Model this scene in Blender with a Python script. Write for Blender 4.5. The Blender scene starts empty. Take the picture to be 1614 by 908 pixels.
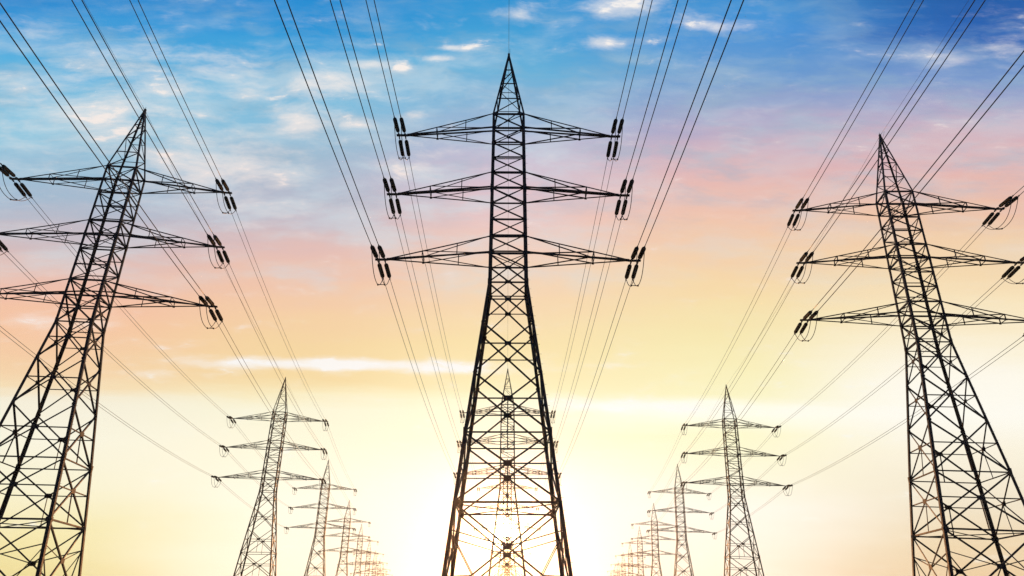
import bpy, math, random
from math import radians, sin, cos, pi, exp, atan2, hypot
from mathutils import Vector, Matrix

random.seed(11)
D = bpy.data
SC = bpy.context.scene
COL = SC.collection

# ------------------------------------------------------------------ camera
F_PX, W_PX, H_PX = 1084.7, 1614.0, 908.0
TILT = math.atan((974.79 - 454.0) / F_PX)
ROLL = -0.01496
cam_data = D.cameras.new('camera')
cam_data.sensor_width = 36.0
cam_data.lens = F_PX / W_PX * 36.0
cam_data.clip_start = 0.1
cam_data.clip_end = 20000
cam = D.objects.new('camera', cam_data)
COL.objects.link(cam)
cam.matrix_world = (Matrix.Translation((0, 0, 1.6)) @ Matrix.Rotation(pi / 2 + TILT, 4, 'X')
                    @ Matrix.Rotation(-ROLL, 4, 'Z'))
SC.camera = cam

# ------------------------------------------------------------------ sun and exposure
SUN_AZ, SUN_EL = -0.35, 6.06            # degrees, azimuth measured from +Y towards +X
sun_dir = Vector((sin(radians(SUN_AZ)) * cos(radians(SUN_EL)),
                  cos(radians(SUN_AZ)) * cos(radians(SUN_EL)), sin(radians(SUN_EL))))
ld = D.lights.new('sun', 'SUN')
ld.energy = 3.0
ld.angle = radians(0.5)
ld.color = (1.0, 0.42, 0.14)
sun = D.objects.new('sun', ld)
sun.rotation_mode = 'QUATERNION'
sun.rotation_quaternion = sun_dir.to_track_quat('Z', 'Y')
COL.objects.link(sun)
SC.view_settings.view_transform = 'Standard'
SC.view_settings.look = 'None'
SC.view_settings.gamma = 1.0
SC.view_settings.exposure = 0.0
SC.view_settings.use_curve_mapping = False
SC.cycles.max_bounces = 6
SC.cycles.volume_bounces = 1
SC.cycles.use_denoising = True


# ------------------------------------------------------------------ node helper
def lin(c):
    return tuple(((v / 255) / 12.92 if v / 255 <= 0.04045 else ((v / 255 + 0.055) / 1.055) ** 2.4) for v in c)


class NT:
    def __init__(self, tree):
        self.t = tree

    def new(self, kind, **kw):
        n = self.t.nodes.new(kind)
        for k, v in kw.items():
            setattr(n, k, v)
        return n

    def link(self, a, b):
        self.t.links.new(a, b)

    def put(self, sock, v):
        if isinstance(v, bpy.types.NodeSocket):
            self.t.links.new(v, sock)
        else:
            sock.default_value = v

    def m(self, op, a, b=0.0, c=0.0, clamp=False):
        n = self.new('ShaderNodeMath', operation=op)
        n.use_clamp = clamp
        self.put(n.inputs[0], a)
        self.put(n.inputs[1], b)
        self.put(n.inputs[2], c)
        return n.outputs[0]

    def v(self, op, a, b=(0, 0, 0)):
        n = self.new('ShaderNodeVectorMath', operation=op)
        self.put(n.inputs[0], a)
        if len(n.inputs) > 1:
            self.put(n.inputs[1], b)
        return n.outputs['Value'] if op in ('DOT_PRODUCT', 'LENGTH') else n.outputs[0]

    def mix(self, f, a, b):
        n = self.new('ShaderNodeMix', data_type='RGBA')
        self.put(n.inputs[0], f)
        self.put(n.inputs[6], a)
        self.put(n.inputs[7], b)
        return n.outputs[2]

    def rng(self, x, a, b, c=0.0, d=1.0, smooth=False):
        n = self.new('ShaderNodeMapRange')
        n.interpolation_type = 'SMOOTHSTEP' if smooth else 'LINEAR'
        self.put(n.inputs[0], x)
        for i, v in enumerate((a, b, c, d)):
            n.inputs[1 + i].default_value = v
        return n.outputs[0]

    def noise(self, vec, scale, detail=5, rough=0.55, dist=0.0):
        n = self.new('ShaderNodeTexNoise')
        self.put(n.inputs['Vector'], vec)
        n.inputs['Scale'].default_value = scale
        n.inputs['Detail'].default_value = detail
        n.inputs['Roughness'].default_value = rough
        n.inputs['Distortion'].default_value = dist
        return n.outputs[0]

    def xyz(self, x, y, z=0.0):
        n = self.new('ShaderNodeCombineXYZ')
        for i, v in enumerate((x, y, z)):
            self.put(n.inputs[i], v)
        return n.outputs[0]

    def ramp(self, fac, stops, interp='LINEAR'):
        n = self.new('ShaderNodeValToRGB')
        cr = n.color_ramp
        cr.interpolation = interp
        while len(cr.elements) > 1:
            cr.elements.remove(cr.elements[-1])
        cr.elements[0].position = stops[0][0]
        cr.elements[0].color = (*stops[0][1], 1)
        for p, c in stops[1:]:
            e = cr.elements.new(p)
            e.color = (*c, 1)
        self.put(n.inputs[0], fac)
        return n.outputs[0]


# ------------------------------------------------------------------ evening sky
world = D.worlds.new('World')
SC.world = world
world.use_nodes = True
wt = world.node_tree
wt.nodes.clear()
N = NT(wt)
tc = N.new('ShaderNodeTexCoord').outputs['Generated']
dirn = N.v('NORMALIZE', tc)
sep = N.new('ShaderNodeSeparateXYZ')
N.link(dirn, sep.inputs[0])
dx, dy, dz = sep.outputs
RAD = 180 / pi
# elevation of the cloud bands, which lie across the line of sight, and the angle to either side of it
el = N.m('MULTIPLY', N.m('ARCTAN2', dz, dy), RAD)
az = N.m('MULTIPLY', N.m('ARCSINE', dx), RAD)
ae = N.xyz(az, el)
# slow waves so that the colour bands of the dusk sky do not run ruler straight
wav = N.noise(N.v('MULTIPLY', ae, (0.045, 0.20, 0)), 1.0, 4, 0.6)
wav2 = N.noise(N.v('MULTIPLY', ae, (0.08, 0.85, 0)), 1.0, 6, 0.62, 0.0)
calm = N.rng(el, 12, 24, 0.35, 1.0, True)
elw = N.m('ADD', el, N.m('MULTIPLY', N.m('MULTIPLY', N.m('SUBTRACT', wav, 0.5), 4.0), calm))
elw = N.m('ADD', elw, N.m('MULTIPLY', N.m('MULTIPLY', N.m('SUBTRACT', wav2, 0.5), 2.2), calm))
fac = N.m('DIVIDE', N.m('ADD', elw, 10.0), 100.0, clamp=True)


def band(y):
    """elevation in degrees of the horizontal picture row y of the photograph"""
    return (TILT + math.atan((454.0 - y) / F_PX)) * RAD


# colours of the evening sky from the zenith side down to the horizon, for five directions from left to right
TABLE = {
    -33: [(-160, 30, 105, 185), (0, 40, 136, 206), (40, 56, 150, 214), (100, 84, 174, 222), (160, 112, 188, 222), (220, 135, 196, 222),
          (280, 150, 188, 212), (330, 168, 185, 205), (380, 198, 186, 194), (430, 226, 188, 178), (480, 241, 190, 166),
          (530, 244, 196, 160), (580, 243, 206, 164), (622, 244, 220, 180), (637, 243, 236, 215), (700, 248, 243, 222),
          (780, 247, 240, 208), (850, 243, 231, 176), (908, 238, 222, 156), (1010, 230, 210, 150)],
    -17: [(-160, 28, 108, 192), (0, 32, 138, 209), (60, 46, 152, 215), (120, 84, 174, 218), (180, 124, 188, 220), (240, 156, 188, 210),
          (300, 176, 184, 202), (350, 198, 184, 194), (400, 226, 188, 180), (450, 239, 195, 168), (500, 242, 204, 164),
          (550, 242, 211, 158), (608, 242, 215, 160), (626, 245, 232, 190), (650, 246, 242, 214), (720, 252, 246, 220),
          (800, 254, 250, 230), (908, 255, 249, 226)],
    0: [(-160, 35, 112, 192), (0, 46, 148, 210), (60, 68, 162, 214), (120, 104, 176, 215), (170, 138, 178, 211), (220, 182, 183, 208),
        (260, 204, 188, 206), (300, 222, 193, 200), (350, 234, 197, 190), (400, 240, 204, 184), (470, 243, 212, 174),
        (550, 244, 223, 170), (610, 245, 232, 184), (636, 252, 245, 212), (700, 253, 247, 216), (760, 255, 251, 236), (908, 255, 251, 238)],
    17: [(-160, 28, 90, 168), (0, 64, 146, 211), (50, 70, 146, 214), (110, 104, 154, 206), (150, 144, 162, 202), (190, 178, 169, 198),
         (230, 204, 176, 191), (280, 228, 183, 178), (340, 239, 195, 171), (400, 243, 208, 168), (460, 245, 218, 167),
         (520, 244, 229, 174), (580, 246, 236, 184), (622, 247, 241, 194), (636, 254, 252, 232), (655, 254, 252, 230),
         (680, 250, 246, 204), (720, 250, 246, 212), (800, 252, 247, 234), (908, 253, 242, 224)],
    32: [(-160, 20, 62, 132), (0, 32, 92, 168), (40, 40, 97, 176), (70, 84, 132, 194), (110, 122, 152, 204), (150, 158, 162, 199),
         (200, 206, 176, 190), (260, 226, 180, 177), (310, 234, 188, 168), (360, 240, 203, 168), (420, 244, 216, 174),
         (480, 248, 229, 190), (530, 250, 239, 212), (580, 253, 248, 234), (640, 253, 250, 239), (700, 249, 241, 220),
         (780, 240, 227, 202), (850, 236, 212, 174), (908, 235, 204, 163), (1010, 228, 192, 150)],
}
BACK = [(0, 80, 78, 98), (8, 96, 88, 112), (16, 78, 88, 124), (35, 50, 76, 126), (60, 32, 70, 132)]


def sky_ramp(rows):
    return N.ramp(fac, sorted([((band(y) + 10) / 100, lin(c)) for y, *c in rows]))


keys = sorted(TABLE)
azw = N.m('ADD', az, N.m('MULTIPLY', N.m('SUBTRACT', wav, 0.5), 10.0))
colr = sky_ramp(TABLE[keys[0]])
for a, b in zip(keys, keys[1:]):
    colr = N.mix(N.rng(azw, a, b, smooth=True), colr, sky_ramp(TABLE[b]))
back = N.ramp(N.m('DIVIDE', N.m('ADD', N.m('MULTIPLY', N.m('ARCSINE', dz), RAD), 10.0), 100.0, clamp=True),
              [((e + 10) / 100, lin(c)) for e, *c in BACK])
turn = N.m('MULTIPLY', N.m('ARCTAN2', N.m('ABSOLUTE', dx), dy), RAD)
colr = N.mix(N.rng(turn, 55, 115, smooth=True), colr, back)


def px_dir(x, y):
    u, v = x - 807.0, 454.0 - y
    u, v = cos(-ROLL) * u - sin(-ROLL) * v, sin(-ROLL) * u + cos(-ROLL) * v
    Y = F_PX * cos(TILT) - v * sin(TILT)
    Z = F_PX * sin(TILT) + v * cos(TILT)
    return atan2(u, hypot(Y, Z)) * RAD, atan2(Z, Y) * RAD


# fair-weather cloud banks: (direction given through picture coordinates of the photograph, half sizes, weight)
BLOBS = [(170, 175, 150, 50, .50), (200, 100, 90, 34, .40), (330, 100, 80, 26, .42), (395, 132, 50, 22, .5), (330, 262, 120, 40, .62),
         (270, 140, 60, 22, .45), (515, 133, 46, 17, .85), (480, 192, 44, 20, .80), (556, 198, 26, 9, .55), (585, 102, 26, 6, .75),
         (632, 108, 12, 5, .6), (690, 92, 24, 5, .75), (712, 76, 30, 4, .7), (655, 182, 20, 7, .5), (650, 255, 60, 22, .35),
         (826, 24, 26, 12, .75), (985, 10, 62, 16, .95), (1125, 42, 36, 8, .95), (1080, 28, 60, 16, .4), (945, 68, 30, 10, .65),
         (1490, 95, 44, 14, .6), (1580, 78, 46, 12, .55), (1470, 162, 24, 7, .45), (1570, 182, 50, 14, .35), (60, 60, 60, 30, .25),
         (150, 510, 70, 9, .55), (60, 508, 60, 10, .5), (540, 575, 190, 7, 1.45), (690, 583, 100, 6, .95), (400, 566, 110, 5, .6),
         (960, 576, 60, 4, .5), (1020, 641, 160, 11, 1.0), (1010, 300, 70, 10, .25), (445, 345, 90, 18, .3), (240, 588, 60, 5, .4)]
bias = None
for x, y, rx, ry, w in BLOBS:
    ca, ce = px_dir(x, y)
    sa = abs(px_dir(x + rx, y)[0] - px_dir(x - rx, y)[0]) / 2
    se = abs(px_dir(x, y - ry)[1] - px_dir(x, y + ry)[1]) / 2
    q = N.v('MULTIPLY', N.v('SUBTRACT', ae, (ca, ce, 0)), (1 / sa, 1 / se, 0))
    w *= .82 if y < 60 or x > 1300 else 1.25 if y < 300 else 1.0
    g = N.m('MULTIPLY', N.m('EXPONENT', N.m('MULTIPLY', N.v('DOT_PRODUCT', q, q), -0.55)), w)
    bias = g if bias is None else N.m('MAXIMUM', bias, g)
warp = N.v('MULTIPLY', N.v('SUBTRACT', N.xyz(N.noise(ae, 0.16, 3), N.noise(N.v('ADD', ae, (40, 9, 3)), 0.16, 3)), (0.5, 0.5, 0)), (3, 1.5, 0))
cv = N.v('MULTIPLY', N.v('ADD', ae, warp), (0.20, 0.56, 0))
n1 = N.noise(cv, 1.25, 9, 0.62, 0.0)
n2 = N.noise(N.v('ADD', N.v('MULTIPLY', cv, (0.55, 0.65, 0)), (7, 3, 0)), 1.0, 8, 0.60, 0.0)
wisp = N.rng(N.m('MULTIPLY', N.m('ADD', n2, -0.38), N.rng(N.m('ABSOLUTE', N.m('ADD', el, -36)), 6, 16, 1.0, 0.0, True)), 0.02, 0.30, 0, 0.50, True)
soft = N.rng(N.m('ADD', N.m('MULTIPLY', N.m('SUBTRACT', n1, 0.5), 2.4), N.m('MULTIPLY', bias, 1.15)), 0.05, 1.45, 0, 0.85, True)
core = N.rng(N.m('ADD', N.m('MULTIPLY', N.m('SUBTRACT', n1, 0.5), 7.0), N.m('MULTIPLY', bias, 1.5)), 0.75, 2.1, 0, 0.95, True)
dens = N.m('MAXIMUM', soft, core)
# thin grey-blue veil of high cloud, mostly to the left
n3 = N.noise(N.v('ADD', N.v('MULTIPLY', cv, (0.75, 0.9, 0)), (31, 17, 0)), 1.0, 8, 0.62, 0.0)
grey = N.m('MULTIPLY', N.rng(n3, 0.44, 0.68, 0, 0.42, True), N.m('MULTIPLY', N.rng(el, 29, 35, 0, 1, True), N.rng(el, 42, 52, 1, 0.45, True)))
colr = N.mix(grey, colr, (*lin((150, 180, 200)), 1))
left = N.rng(azw, -2, 14, 1.0, 0.50, True)
colr = N.mix(N.m('MULTIPLY', wisp, left), colr, (*lin((205, 222, 230)), 1))
cloud_c = N.ramp(N.m('DIVIDE', el, 60), [(0.1, lin((252, 250, 240))), (0.30, lin((247, 247, 246))), (0.5, lin((244, 226, 220))),
                                         (0.68, lin((250, 238, 230))), (0.85, lin((253, 248, 242)))])
colr = N.mix(dens, colr, cloud_c)
# glare of the low sun in the air round it
ang = N.m('MULTIPLY', N.m('ARCCOSINE', N.v('DOT_PRODUCT', dirn, tuple(sun_dir))), RAD)


def halo(width, amount):
    q = N.m('DIVIDE', ang, width)
    return N.m('MULTIPLY', N.m('EXPONENT', N.m('MULTIPLY', N.m('MULTIPLY', q, q), -1.0)), amount)


glow = N.m('ADD', N.m('ADD', halo(0.9, 14.0), halo(2.6, 1.2)), halo(7.0, 0.10))
gl = N.v('MULTIPLY', N.xyz(glow, glow, glow), (1.0, 0.86, 0.62))
total = N.v('ADD', colr, gl)
bg = N.new('ShaderNodeBackground')
N.link(total, bg.inputs[0])
bg.inputs[1].default_value = 1.0
nish = N.new('ShaderNodeTexSky', sky_type='NISHITA')
nish.sun_disc = False
nish.sun_elevation = radians(SUN_EL)
nish.sun_rotation = radians(SUN_AZ)
bg2 = N.new('ShaderNodeBackground')
N.link(nish.outputs[0], bg2.inputs[0])
bg2.inputs[1].default_value = 0.006
add = N.new('ShaderNodeAddShader')
N.link(bg.outputs[0], add.inputs[0])
N.link(bg2.outputs[0], add.inputs[1])
wo = N.new('ShaderNodeOutputWorld')
N.link(add.outputs[0], wo.inputs[0])
world.cycles.sampling_method = 'MANUAL'
world.cycles.sample_map_resolution = 1024


# ------------------------------------------------------------------ materials
def material(name):
    m = D.materials.new(name)
    m.use_nodes = True
    t = NT(m.node_tree)
    return m, t, m.node_tree.nodes['Principled BSDF']


def steel_mat():
    m, t, p = material('weathered_painted_steel')
    co = t.new('ShaderNodeTexCoord').outputs['Object']
    a = t.noise(co, 0.9, 6, 0.6)
    b = t.noise(co, 9.0, 4, 0.6)
    c = t.ramp(a, [(0.3, (0.016, 0.018, 0.022)), (0.55, (0.024, 0.025, 0.029)), (0.75, (0.036, 0.032, 0.030))])
    r = t.rng(b, 0.60, 0.72, 0, 0.45, True)
    t.link(t.mix(r, c, (0.055, 0.032, 0.020, 1)), p.inputs['Base Color'])
    t.link(t.rng(b, 0.3, 0.7, 0.48, 0.72), p.inputs['Roughness'])
    p.inputs['Metallic'].default_value = 0.0
    p.inputs['Specular IOR Level'].default_value = 0.22
    return m


def glaze_mat():
    m, t, p = material('dark_green_glazed_porcelain')
    co = t.new('ShaderNodeTexCoord').outputs['Object']
    c = t.ramp(t.noise(co, 3.0, 3), [(0.35, (0.006, 0.014, 0.008)), (0.7, (0.012, 0.026, 0.013))])
    t.link(c, p.inputs['Base Color'])
    p.inputs['Roughness'].default_value = 0.75
    p.inputs['Specular IOR Level'].default_value = 0.12
    return m


def cable_mat():
    m, t, p = material('aged_aluminium_cable')
    co = t.new('ShaderNodeTexCoord').outputs['Object']
    t.link(t.ramp(t.noise(co, 0.4, 4), [(0.3, (0.035, 0.034, 0.036)), (0.7, (0.06, 0.056, 0.054))]), p.inputs['Base Color'])
    p.inputs['Roughness'].default_value = 0.55
    return m


def concrete_mat():
    m, t, p = material('concrete')
    co = t.new('ShaderNodeTexCoord').outputs['Object']
    t.link(t.ramp(t.noise(co, 2.5, 8, 0.65), [(0.3, (0.20, 0.19, 0.17)), (0.7, (0.36, 0.35, 0.32))]), p.inputs['Base Color'])
    p.inputs['Roughness'].default_value = 0.9
    bm_ = t.new('ShaderNodeBump')
    bm_.inputs['Strength'].default_value = 0.3
    t.link(t.noise(co, 30, 6), bm_.inputs['Height'])
    t.link(bm_.outputs[0], p.inputs['Normal'])
    return m


def field_mat():
    m, t, p = material('meadow_grass')
    co = t.new('ShaderNodeTexCoord').outputs['Object']
    big = t.noise(co, 0.02, 5, 0.6)
    fine = t.noise(co, 3.0, 8, 0.7)
    a = t.ramp(fine, [(0.3, (0.028, 0.045, 0.012)), (0.6, (0.06, 0.085, 0.022)), (0.8, (0.12, 0.12, 0.045))])
    b = t.ramp(fine, [(0.3, (0.05, 0.06, 0.02)), (0.7, (0.14, 0.13, 0.06))])
    t.link(t.mix(t.rng(big, 0.4, 0.62, smooth=True), a, b), p.inputs['Base Color'])
    p.inputs['Roughness'].default_value = 0.95
    bm_ = t.new('ShaderNodeBump')
    bm_.inputs['Distance'].default_value = 0.15
    t.link(fine, bm_.inputs['Height'])
    t.link(bm_.outputs[0], p.inputs['Normal'])
    return m


STEEL, GLAZE, CABLE, CONCRETE, FIELD = steel_mat(), glaze_mat(), cable_mat(), concrete_mat(), field_mat()


# ------------------------------------------------------------------ mesh builder
class MB:
    def __init__(self):
        self.v, self.f, self.mi, self.mats, self.smooth = [], [], [], [], []

    def mat(self, m):
        if m not in self.mats:
            self.mats.append(m)
        return self.mats.index(m)

    def prism(self, ring, off, m, smooth=False, caps=True):
        """ring: list of points, swept by the vector off"""
        k, n = self.mat(m), len(ring)
        b = len(self.v)
        self.v += [p.copy() for p in ring] + [p + off for p in ring]
        for i in range(n):
            j = (i + 1) % n
            self.f.append((b + i, b + j, b + n + j, b + n + i))
            self.mi.append(k)
            self.smooth.append(smooth)
        if caps:
            self.f.append(tuple(range(b + n - 1, b - 1, -1)))
            self.f.append(tuple(range(b + n, b + 2 * n)))
            self.mi += [k, k]
            self.smooth += [False, False]

    def angle(self, p, q, a, b, w, m=None, t=None, w2=None):
        """rolled steel angle from p to q, its corner on the line, one flange along a and the other along b"""
        p, q = Vector(p), Vector(q)
        d = (q - p).normalized()
        a = (a - d * a.dot(d)).normalized()
        b = (b - d * b.dot(d) - a * b.dot(a)).normalized()
        t = t or max(0.012, w * 0.12)
        w2 = w2 or w
        ring = [p, p + a * w, p + a * w + b * t, p + a * t + b * t, p + a * t + b * w2, p + b * w2]
        self.prism(ring, q - p, m or STEEL)

    def box(self, c, ax, ay, az_, m):
        """box centred at c with half-axis vectors"""
        c = Vector(c)
        ring = [c - ax - ay - az_, c + ax - ay - az_, c + ax + ay - az_, c - ax + ay - az_]
        self.prism(ring, az_ * 2, m)

    def tube(self, pts, r, m, n=6, caps=True):
        k = self.mat(m)
        pts = [Vector(p) for p in pts]
        rr = r if isinstance(r, (list, tuple)) else [r] * len(pts)
        b = len(self.v)
        prev = None
        for i, p in enumerate(pts):
            d = (pts[min(i + 1, len(pts) - 1)] - pts[max(i - 1, 0)]).normalized()
            if prev is None:
                u = d.cross(Vector((0, 0, 1)))
                if u.length < 1e-3:
                    u = d.cross(Vector((1, 0, 0)))
            else:
                u = prev - d * prev.dot(d)
            u.normalize()
            prev = u
            w = d.cross(u)
            for j in range(n):
                a = 2 * pi * j / n
                self.v.append(p + (u * cos(a) + w * sin(a)) * rr[i])
        for i in range(len(pts) - 1):
            for j in range(n):
                j2 = (j + 1) % n
                self.f.append((b + i * n + j, b + i * n + j2, b + (i + 1) * n + j2, b + (i + 1) * n + j))
                self.mi.append(k)
                self.smooth.append(True)
        if caps:
            self.f.append(tuple(range(b + n - 1, b - 1, -1)))
            self.f.append(tuple(b + (len(pts) - 1) * n + j for j in range(n)))
            self.mi += [k, k]
            self.smooth += [False, False]

    def join(self, other, mat4=None):
        b = len(self.v)
        self.v += [(mat4 @ p if mat4 else p.copy()) for p in other.v]
        ks = [self.mat(m) for m in other.mats]
        self.f += [tuple(b + i for i in f) for f in other.f]
        self.mi += [ks[i] for i in other.mi]
        self.smooth += other.smooth

    def mesh(self, name, origin=None):
        me = D.meshes.new(name)
        o = Vector(origin) if origin is not None else Vector((0, 0, 0))
        me.from_pydata([tuple(p - o) for p in self.v], [], self.f)
        for m in self.mats:
            me.materials.append(m)
        me.polygons.foreach_set('material_index', self.mi)
        me.polygons.foreach_set('use_smooth', self.smooth)
        me.update()
        return me

    def build(self, name, parent=None, origin=None):
        ob = D.objects.new(name, self.mesh(name, origin))
        COL.objects.link(ob)
        if parent is not None:
            ob.parent = parent
        if origin is not None:
            ob.location = origin
        return ob


def tag(o, label=None, cat=None, group=None, kind=None):
    for k, v in (('label', label), ('category', cat), ('group', group), ('kind', kind)):
        if v:
            o[k] = v


# ------------------------------------------------------------------ pylon dimensions (metres)
Z_TOP = 50.0
ZB = [41.95, 40.39, 38.81, 37.24, 35.65, 34.10, 32.52, 30.94, 29.35, 27.78]      # nodes of the straight body
Z_WAIST = 25.18
ZL = [Z_WAIST, 21.71, 17.56, 13.04, 8.31, 2.3, 0.0]
ZC = [41.95, 43.95, 45.95, 47.85]
DEEP = 0.8577
ARMS = [(9.848, 40.42, 41.95, 40.39), (10.239, 34.15, 35.65, 34.10), (10.702, 27.82, 29.35, 27.78)]   # reach, tip z, top, bottom


def lerp(a, b, k):
    return a + (b - a) * k


def width(z):
    if z >= ZB[0]:
        return lerp(2.854, 0.16, (z - ZB[0]) / (Z_TOP - ZB[0]))
    if z >= Z_WAIST:
        return lerp(3.1445, 2.854, (z - Z_WAIST) / (ZB[0] - Z_WAIST))
    if z >= 13.035:
        return lerp(3.1445, 6.096, (Z_WAIST - z) / (Z_WAIST - 13.035))
    return 6.096 + (13.035 - z) * 0.2225


def corner(sx, sy, z):
    w = width(z) / 2
    return Vector((sx * w, sy * w * DEEP, z))


FACES = [(Vector((-1, -1, 0)), Vector((1, -1, 0)), Vector((0, 1, 0))), (Vector((1, 1, 0)), Vector((-1, 1, 0)), Vector((0, -1, 0))),
         (Vector((-1, 1, 0)), Vector((-1, -1, 0)), Vector((1, 0, 0))), (Vector((1, -1, 0)), Vector((1, 1, 0)), Vector((-1, 0, 0)))]


def strut(mb, p, q, inward, w, lift=0.0, flip=1):
    """lattice member lying in a face; inward is the face normal pointing into the tower"""
    d = (q - p).normalized()
    a = d.cross(inward) * flip
    o = inward * lift
    mb.angle(p + o - a.normalized() * w / 2, q + o - a.normalized() * w / 2, a, inward, w)


def plate(mb, c, inward, hw, hh, lift=0.0):
    u = Vector((0, 0, 1)).cross(inward).normalized()
    up = inward.cross(u)
    mb.box(c + inward * lift, u * hw, up * hh, inward * 0.012, STEEL)


def pylon_legs():
    legs = []
    for sx in (-1, 1):
        for sy in (-1, 1):
            mb = MB()
            a, b = Vector((-sx, 0, 0)), Vector((0, -sy, 0))
            segs = [(0.0, 13.035, .25), (13.035, Z_WAIST, .235), (Z_WAIST, 34.1, .225), (34.1, ZB[0], .205)]
            for z0, z1, w in segs:
                mb.angle(corner(sx, sy, z0), corner(sx, sy, z1), a, b, w, t=.026)
            for z in (13.035, Z_WAIST, 34.1):              # bolted splice plates
                c = corner(sx, sy, z)
                mb.box(c + a * .12 - b * .016, a * .11, b * .012, Vector((0, 0, .34)), STEEL)
                mb.box(c + b * .12 - a * .016, b * .11, a * .012, Vector((0, 0, .34)), STEEL)
            if sx == 1 and sy == -1:                       # step bolts
                z = 2.6
                while z < 41:
                    c = corner(sx, sy, z)
                    s = Vector((1, 0, 0)) if int(z / .4) % 2 else Vector((0, -1, 0))
                    q = c + (Vector((0, .1, 0)) if s.x else Vector((-.1, 0, 0)))
                    mb.tube([q, q + s * .16], .010, STEEL, 4)
                    z += .4
            legs.append((mb, corner(sx, sy, 0)))
    return legs


def pylon_lattice():
    """(lattice of the straight body, lattice of the splayed base)"""
    up, lo = MB(), MB()
    for fi, (A, B, inn) in enumerate(FACES):
        def P(s, z):
            v = A if s == 0 else B
            return corner(v.x, v.y, z)
        # side faces start on the front legs, front and back faces zigzag the same way as seen from the front
        if fi == 0:
            left, right = 0, 1
        elif fi == 1:
            left, right = 1, 0
        elif fi == 2:
            left, right = 1, 0
        else:
            left, right = 0, 1
        fl = 0.012 + (0.02 if fi < 2 else 0.05)
        # straight body
        for i, z in enumerate(ZB):
            big = z in (ZB[0], ZB[1], ZB[4], ZB[5], ZB[8], ZB[9])
            strut(up, P(0, z), P(1, z), inn, .14 if big else .105, fl)
        for i in range(len(ZB) - 1):
            s0, s1 = (left, right) if i % 2 == 0 else (right, left)
            strut(up, P(s0, ZB[i]), P(s1, ZB[i + 1]), inn, .098, fl + .03)
            if i == 0:
                strut(up, P(s1, ZB[i]), P(s0, ZB[i + 1]), inn, .085, fl + .055)
                c = (P(0, ZB[0]) + P(1, ZB[0]) + P(0, ZB[1]) + P(1, ZB[1])) / 4
                plate(up, c, inn, .11, .11, fl)
                if fi < 2:
                    strut(up, c, (P(0, ZB[1]) + P(1, ZB[1])) / 2, inn, .05, fl + .08)
            for s, z in ((s0, ZB[i]), (s1, ZB[i + 1])):      # little gusset plates at the nodes
                c = P(s, z)
                t = P(1 - s, z)
                plate(up, c + (t - c).normalized() * .22, inn, .13, .12, fl - .014)
        # splayed part: crossed panels with a bar through the crossing
        zz = [ZB[9]] + ZL
        for i in range(len(zz) - 1):
            z1, z0 = zz[i], zz[i + 1]
            mb = up if i == 0 else lo
            w1, w0 = width(z1), width(z0)
            k = w1 / (w1 + w0)
            if i == 6:
                # stub panel down to the footings
                for s in (0, 1):
                    strut(lo, P(s, z0 + .35), P(0, z1).lerp(P(1, z1), .5), inn, .10, fl + .03 + s * .03)
                continue
            c = P(0, z1).lerp(P(1, z0), k)
            wd = .11 if i < 2 else .122
            strut(mb, P(0, z1), P(1, z0), inn, wd, fl + .03)
            strut(mb, P(1, z1), P(0, z0), inn, wd, fl + .06)
            plate(mb, c, inn, .24 if i < 3 else .30, .15 if i < 3 else .19, fl + .015)
            if i < 5:
                strut(mb, P(0, c.z), P(1, c.z), inn, .085, fl)
            if i in (0, 3, 4, 5):
                strut(mb, P(0, z0), P(1, z0), inn, .10 if i != 4 else .13, fl)
            if i in (3, 4):
                strut(lo, c, P(0, z0).lerp(P(1, z0), .5), inn, .075, fl + .09)
            if i == 5:
                # sub-bracing of the tall bottom panel
                zq = lerp(z1, c.z, .62)
                for s in (0, 1):
                    e = P(s, zq)
                    strut(lo, c, e, inn, .075, fl + .09)
                    low = P(s, z0)
                    t = c.lerp(low, .52)
                    strut(lo, e, t, inn, .07, fl + .11)
                    strut(lo, t, P(s, lerp(c.z, z0, .55)), inn, .07, fl + .13)
            for s in (0, 1):
                cc = P(s, z0)
                t = P(1 - s, z0)
                h = .17 if i == 4 else .10
                plate(mb, cc + (t - cc).normalized() * (.14 + h * .6), inn, h, h, fl - .014)
    # plan bracing
    for z, mb in ((ZL[4], lo), (ZB[1], up), (ZB[5], up), (ZB[9], up)):
        for s in (1, -1):
            strut(mb, corner(-1, -s, z), corner(1, s, z), Vector((0, 0, -1)), .075, .04 + .05 * (s > 0))
    return up, lo


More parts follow.
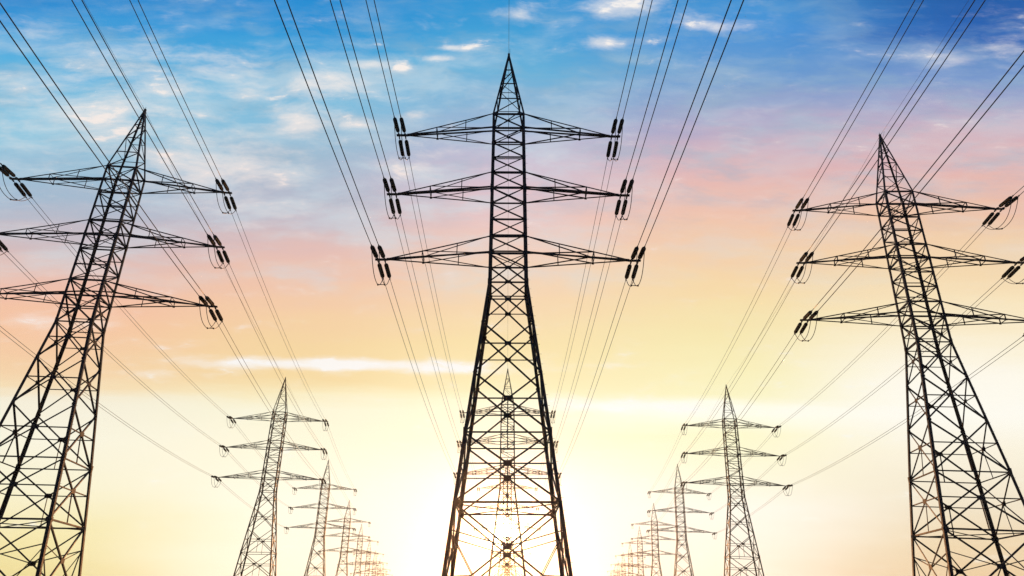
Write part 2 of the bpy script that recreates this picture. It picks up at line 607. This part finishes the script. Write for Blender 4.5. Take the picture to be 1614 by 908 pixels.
def pylon_peak():
    mb = MB()
    top = Vector((0, 0, Z_TOP))
    for sx in (-1, 1):
        for sy in (-1, 1):
            mb.angle(corner(sx, sy, ZB[0]), corner(sx, sy, Z_TOP), Vector((-sx, 0, 0)), Vector((0, -sy, 0)), .15, t=.018)
    for fi, (A, B, inn) in enumerate(FACES):
        def P(s, z):
            v = A if s == 0 else B
            return corner(v.x, v.y, z)
        right = 1 if fi in (0, 3) else 0
        left = 1 - right
        for i in (1, 2, 3):
            strut(mb, P(0, ZC[i]), P(1, ZC[i]), inn, .075, .02)
        seq = [(left, ZC[0]), (right, ZC[1]), (left, ZC[2]), (right, ZC[3])]
        for (a, za), (b, zb) in zip(seq, seq[1:]):
            strut(mb, P(a, za), P(b, zb), inn, .07, .045)
    mb.box(top, Vector((.10, 0, 0)), Vector((0, .09, 0)), Vector((0, 0, .16)), STEEL)
    mb.tube([top + Vector((0, 0, .1)), top + Vector((0, 0, .42))], .022, STEEL, 6)
    for s in (-1, 1):                                     # earth-wire clamps and their bonding loop
        mb.tube([top + Vector((0, 0, .05)), top + Vector((0, s * .45, -.02))], .022, STEEL, 6)
    lp = []
    for i in range(9):
        k = i / 8
        lp.append(top + Vector((0, lerp(-.9, .9, k), .02 - .09 * abs(2 * k - 1) - .55 * (1 - (2 * k - 1) ** 2))) + Vector((.10, 0, 0)))
    mb.tube(lp, .012, CABLE, 4)
    return mb


def pylon_arm(i, side, scale):
    """cross-arm i (0 top) reaching towards side*x"""
    reach, zt, z1, z0 = ARMS[i]
    reach *= scale
    mb = MB()
    tip = {}
    root = {}
    for key, sy, z in (('TF', -1, z1), ('BF', -1, z0), ('TB', 1, z1), ('BB', 1, z0)):
        root[key] = corner(side, sy, z)
        tip[key] = Vector((side * (reach - .42), sy * .10, zt + (.06 if key[0] == 'T' else 0)))

    def at(key, k):
        return root[key].lerp(tip[key], k)
    upv = Vector((0, 0, 1))
    for key in root:
        sy = -1 if key[1] == 'F' else 1
        vert = -upv if key[0] == 'T' else upv
        mb.angle(root[key], tip[key], vert, Vector((0, -sy, 0)), .11, t=.013)
    for s, sy in (('F', -1), ('B', 1)):
        inn = Vector((0, -sy, 0))
        strut(mb, at('T' + s, .31), at('B' + s, .31), inn, .075, .02)
        strut(mb, at('T' + s, .65), at('B' + s, .65), inn, .08, .02)
        strut(mb, at('T' + s, 0.0), at('B' + s, .65), inn, .08, .035)
        strut(mb, at('B' + s, 0.0), at('T' + s, .65), inn, .08, .055)
        plate(mb, at('B' + s, .65), inn, .10, .08, .0)
    for r in ('T', 'B'):
        strut(mb, at(r + 'F', .65), at(r + 'B', .65), upv, .06, -.03)
    # tip: shackle beam that carries the two pairs of strings
    c = Vector((side * (reach + .02), 0, zt))
    mb.box(c, Vector((.50, 0, 0)), Vector((0, .11, 0)), Vector((0, 0, .055)), STEEL)
    for dx_ in (-.28, .28):
        for sy in (-1, 1):
            mb.box(c + Vector((dx_, sy * .14, -.03)), Vector((.05, 0, 0)), Vector((0, .07, 0)), Vector((0, 0, .09)), STEEL)
    return mb


SLOPE = 0.09
STRING = 2.75


def insulator_mesh(sy):
    """tension string: shackle, capped porcelain long rod with sheds, clamp; origin at its shackle"""
    d = Vector((0, sy, -SLOPE)).normalized()
    mb = MB()

    def P(s):
        return d * s
    mb.tube([P(-.12), P(.46)], .030, STEEL, 6)
    mb.box(P(.13), Vector((.045, 0, 0)), d * .05, Vector((0, 0, .07)), STEEL)
    prof, s = [(.42, .055), (.47, .11)], .50
    n = 17
    L = 1.90 / n
    for k in range(n):
        e = 1.0 if 0 < k < n - 1 else .88
        prof += [(s, .150), (s + L * .16, .178 * e), (s + L * .64, .178 * e), (s + L * .86, .150)]
        s += L
    prof += [(s + .02, .11), (s + .07, .050), (s + .10, .03)]
    mb.tube([P(a) for a, _ in prof], [r for _, r in prof], GLAZE, 12)
    mb.tube([P(s + .06), P(STRING)], .030, STEEL, 6)
    e = P(STRING - .06)
    mb.box(e, Vector((.035, 0, 0)), d * .10, Vector((0, 0, .055)), STEEL)
    # arcing horns
    for a0, sg in ((.32, 1), (s + .06, -1)):
        q = [P(a0) + Vector((0, 0, -.02)), P(a0 + sg * .02) + Vector((0, 0, -.20)), P(a0 + sg * .16) + Vector((0, 0, -.27))]
        mb.tube(q, .010, STEEL, 5)
    return mb


def jumper_points():
    e = Vector((0, STRING * cos(math.atan(SLOPE)), -STRING * sin(math.atan(SLOPE))))
    pts = []
    n = 26
    for i in range(n + 1):
        t = i / n
        a = 1 - abs(2 * t - 1) ** 2.3
        y = e.y * (2 * t - 1) * (1 - .10 * (1 - a))
        pts.append(Vector((0, e.y * (2 * t - 1) * (1 + .03 * a), e.z - .04 - 1.62 * a)))
    return pts


# ------------------------------------------------------------------ shared meshes
LEGS = [(mb.mesh('leg', o), o) for mb, o in pylon_legs()]
UP, LO = pylon_lattice()
UP_ME, LO_ME = UP.mesh('body_lattice'), LO.mesh('base_lattice')
PEAK = pylon_peak()
PEAK_ME = PEAK.mesh('earth_wire_peak')
INS = {s: insulator_mesh(s) for s in (-1, 1)}
INS_ME = {s: INS[s].mesh('insulator_string') for s in (-1, 1)}
JP = jumper_points()
JUMP = MB()
JUMP.tube(JP, .030, CABLE, 7)
JUMP_ME = JUMP.mesh('jumper_cable')
SPACER = MB()
k_sp = int(len(JP) * .66)
SPACER.tube([JP[k_sp] + Vector((-.30, 0, 0)), JP[k_sp] + Vector((.30, 0, 0))], .032, STEEL, 6)
for s in (-.28, .28):
    SPACER.box(JP[k_sp] + Vector((s, 0, 0)), Vector((.045, 0, 0)), Vector((0, .07, 0)), Vector((0, 0, .06)), STEEL)
SPACER_ME = SPACER.mesh('spacer_bar')
FOOT = MB()
ring = [Vector((cos(2 * pi * i / 24) * .62, sin(2 * pi * i / 24) * .62, -.9)) for i in range(24)]
FOOT.tube([Vector((0, 0, -.9)), Vector((0, 0, .30)), Vector((0, 0, .36)), Vector((0, 0, .365))], [.62, .60, .53, .10], CONCRETE, 24)
FOOT_ME = FOOT.mesh('footing')


def child(name, me, parent, loc=(0, 0, 0)):
    o = D.objects.new(name, me)
    COL.objects.link(o)
    o.parent = parent
    o.location = loc
    return o


def make_pylon(arm_scale):
    root = D.objects.new('transmission_pylon', None)
    COL.objects.link(root)
    root.empty_display_size = 2
    for me, o in LEGS:
        child('leg', me, root, o)
        child('footing', FOOT_ME, root, (o.x * 1.0, o.y * 1.0, -.10))
    child('body_lattice', UP_ME, root)
    child('base_lattice', LO_ME, root)
    child('earth_wire_peak', PEAK_ME, root)
    for i, (reach, zt, *_r) in enumerate(ARMS):
        for side in (-1, 1):
            arm = child('cross_arm', pylon_arm(i, side, arm_scale).mesh('cross_arm'), root)
            cx = side * (reach * arm_scale + .02)
            for dx_ in (-.28, .28):
                for sy in (-1, 1):
                    child('insulator_string', INS_ME[sy], arm, (cx + dx_, sy * .2, zt - .05))
                child('jumper_cable', JUMP_ME, arm, (cx + dx_, 0, zt - .05))
            child('spacer_bar', SPACER_ME, arm, (cx, 0, zt - .05))
    return root


def copy_tree(o, parent=None):
    c = o.copy()
    COL.objects.link(c)
    c.parent = parent
    for ch in list(o.children):
        copy_tree(ch, c)
    return c


def far_pylon_mesh(arm_scale):
    mb = MB()
    for m, o in pylon_legs():
        mb.join(m)
    for m in (UP, LO, PEAK):
        mb.join(m)
    for i, (reach, zt, *_r) in enumerate(ARMS):
        for side in (-1, 1):
            mb.join(pylon_arm(i, side, arm_scale))
            cx = side * (reach * arm_scale + .02)
            for dx_ in (-.28, .28):
                for sy in (-1, 1):
                    mb.join(INS[sy], Matrix.Translation((cx + dx_, sy * .2, zt - .05)))
                mb.join(JUMP, Matrix.Translation((cx + dx_, 0, zt - .05)))
    return mb.mesh('transmission_pylon')


# ------------------------------------------------------------------ the three rows of pylons
ROWS = [  # name, arm scale, lean x, lean y, start, step, yaw, ground, ground step
    dict(name='central', s=.9642, ro=-.0130, pi=.0011, p=(.0155, 49.646), d=(-.0235, 91.784), yaw=.0019, z=.1528, dz=-.1574),
    dict(name='left', s=1.0178, ro=-.0114, pi=.0045, p=(-38.564, 57.591), d=(-11.649, 91.240), yaw=.1114, z=-.4233, dz=.1605),
    dict(name='right', s=1.0162, ro=.0321, pi=-.0025, p=(38.790, 61.125), d=(9.115, 90.880), yaw=-.0946, z=.237, dz=.2687),
]
ORD = ['nearest', 'second nearest', 'third nearest', 'fourth nearest', 'fifth nearest', 'sixth nearest', 'seventh nearest',
       'eighth nearest', 'ninth nearest', 'tenth nearest', 'eleventh nearest']


def pylon_matrix(row, n):
    x, y = row['p'][0] + n * row['d'][0], row['p'][1] + n * row['d'][1]
    z = row['z'] + n * row['dz']
    return (Matrix.Translation((x, y, z)) @ Matrix.Rotation(row['ro'], 4, 'Y') @ Matrix.Rotation(-row['pi'], 4, 'X')
            @ Matrix.Rotation(row['yaw'], 4, 'Z'))


LABEL1 = {
    'central': 'nearest pylon of the middle row, tall dark lattice tower in front of the sun',
    'left': 'nearest pylon of the left row, big dark lattice tower cut by the left edge',
    'right': 'nearest pylon of the right row, big dark lattice tower cut by the right edge'}
FULL = 5
for row in ROWS:
    proto = make_pylon(row['s'])
    far_me = far_pylon_mesh(row['s'])
    count = 10 if row['name'] != 'central' else 7
    for n in range(count):
        if n == 0:
            o = proto
        elif n < FULL:
            o = copy_tree(proto)
        else:
            o = D.objects.new('transmission_pylon', far_me)
            COL.objects.link(o)
        o.matrix_world = pylon_matrix(row, n)
        if n == 0:
            lab = LABEL1[row['name']]
        else:
            rn = {'central': 'middle row, seen through the nearest pylon', 'left': 'left receding row', 'right': 'right receding row'}[row['name']]
            lab = ('small' if n > 2 else 'dark') + ' lattice pylon, ' + ORD[n] + ' of the ' + rn
        tag(o, lab, 'pylon', 'lattice transmission pylons in three rows')


# ------------------------------------------------------------------ conductors and earth wires
def sag_curve(a, b, sag, r, mat, n=40):
    pts = []
    for i in range(n + 1):
        t = i / n
        p = a.lerp(b, t)
        p.z -= sag * 4 * t * (1 - t)
        pts.append(p)
    mb = MB()
    mb.tube(pts, r, mat, 6)
    return mb, pts


LEVEL = ['top', 'middle', 'lowest']
SIDE = {-1: 'left', 1: 'right'}
PLACE = {'central': 'the nearest middle-row pylon', 'left': 'the nearest left-row pylon', 'right': 'the nearest right-row pylon'}
for row in ROWS:
    for n in (-1, 0, 1):
        M0, M1 = pylon_matrix(row, n), pylon_matrix(row, n + 1)
        rn = {'central': 'middle', 'left': 'left', 'right': 'right'}[row['name']]
        sag = 1.1 if n < 1 else .9
        for i, (reach, zt, *_r) in enumerate(ARMS):
            for side in (-1, 1):
                for dx_ in (-.28, .28):
                    cx = side * (reach * row['s'] + .02) + dx_
                    ey = .2 + STRING * cos(math.atan(SLOPE))
                    ez = zt - .05 - STRING * sin(math.atan(SLOPE))
                    a = M0 @ Vector((cx, ey, ez))
                    b = M1 @ Vector((cx, -ey, ez))
                    mb, pts = sag_curve(a, b, sag, .032 if n < 0 else .023, CABLE)
                    o = mb.build('conductor_wire', None, a)
                    strand = 'outer' if dx_ * side > 0 else 'inner'
                    if n == -1:
                        lab = '%s wire of the pair rising overhead from %s %s arm of the nearest %s pylon' % (strand, SIDE[side], LEVEL[i], rn)
                    elif n == 0:
                        lab = '%s wire of the pair running back from %s %s arm of the nearest %s pylon' % (strand, SIDE[side], LEVEL[i], rn)
                    else:
                        lab = '%s thin wire running away from %s %s arm of second nearest %s pylon' % (strand, SIDE[side], LEVEL[i], rn)
                    tag(o, lab, 'wire', 'twin power wires between the pylons')
        a = M0 @ Vector((0, .45, Z_TOP - .02))
        b = M1 @ Vector((0, -.45, Z_TOP - .02))
        mb, pts = sag_curve(a, b, .9, .014, CABLE)
        o = mb.build('earth_wire', None, a)
        lab = {-1: 'thin earth wire rising overhead from the tip of the nearest %s pylon',
               0: 'thin earth wire running back from the tip of the nearest %s pylon',
               1: 'thin earth wire running away from the tip of the second nearest %s pylon'}[n] % rn
        tag(o, lab, 'wire', 'earth wires joining the pylon tips')


# ------------------------------------------------------------------ ground
def ground_z(x, y):
    c = []
    for row in (ROWS[1], ROWS[0], ROWS[2]):
        n = (y - row['p'][1]) / row['d'][1]
        n = max(-2, min(11, n))
        c.append((row['p'][0] + n * row['d'][0], row['z'] + n * row['dz']))
    if x <= c[0][0]:
        return c[0][1]
    if x >= c[2][0]:
        return c[2][1]
    for (x0, z0), (x1, z1) in zip(c, c[1:]):
        if x <= x1:
            k = (x - x0) / (x1 - x0)
            k = k * k * (3 - 2 * k)
            return z0 + (z1 - z0) * k
    return 0


xs = [-6000, -3000, -1500, -800, -400] + [i * 10 for i in range(-30, 31)] + [400, 800, 1500, 3000, 6000]
ys = [-3000, -1000, -400] + [i * 20 for i in range(-10, 60)] + [1400, 2000, 3500, 6000, 10000]
vs = [(x, y, ground_z(x, y) + (0 if abs(x) < 8 and abs(y) < 12 else random.uniform(-.04, .04))) for y in ys for x in xs]
fs = []
nx = len(xs)
for j in range(len(ys) - 1):
    for i in range(nx - 1):
        fs.append((j * nx + i, j * nx + i + 1, (j + 1) * nx + i + 1, (j + 1) * nx + i))
me = D.meshes.new('ground')
me.from_pydata(vs, [], fs)
me.materials.append(FIELD)
for p in me.polygons:
    p.use_smooth = True
g = D.objects.new('ground', me)
COL.objects.link(g)
tag(g, kind='structure')

# ------------------------------------------------------------------ haze
HAZE = 0.00015
if HAZE:
    mb = MB()
    m = D.materials.new('evening_haze')
    m.use_nodes = True
    t = NT(m.node_tree)
    m.node_tree.nodes.remove(m.node_tree.nodes['Principled BSDF'])
    pv = t.new('ShaderNodeVolumePrincipled')
    pv.inputs['Color'].default_value = (0.95, 0.93, 0.90, 1)
    pv.inputs['Density'].default_value = HAZE
    pv.inputs['Anisotropy'].default_value = 0.94
    t.link(pv.outputs[0], m.node_tree.nodes['Material Output'].inputs['Volume'])
    mb.box((0, 3500, 26.5), Vector((6100, 0, 0)), Vector((0, 6600, 0)), Vector((0, 0, 29.5)), m)
    h = mb.build('haze')
    tag(h, kind='stuff')
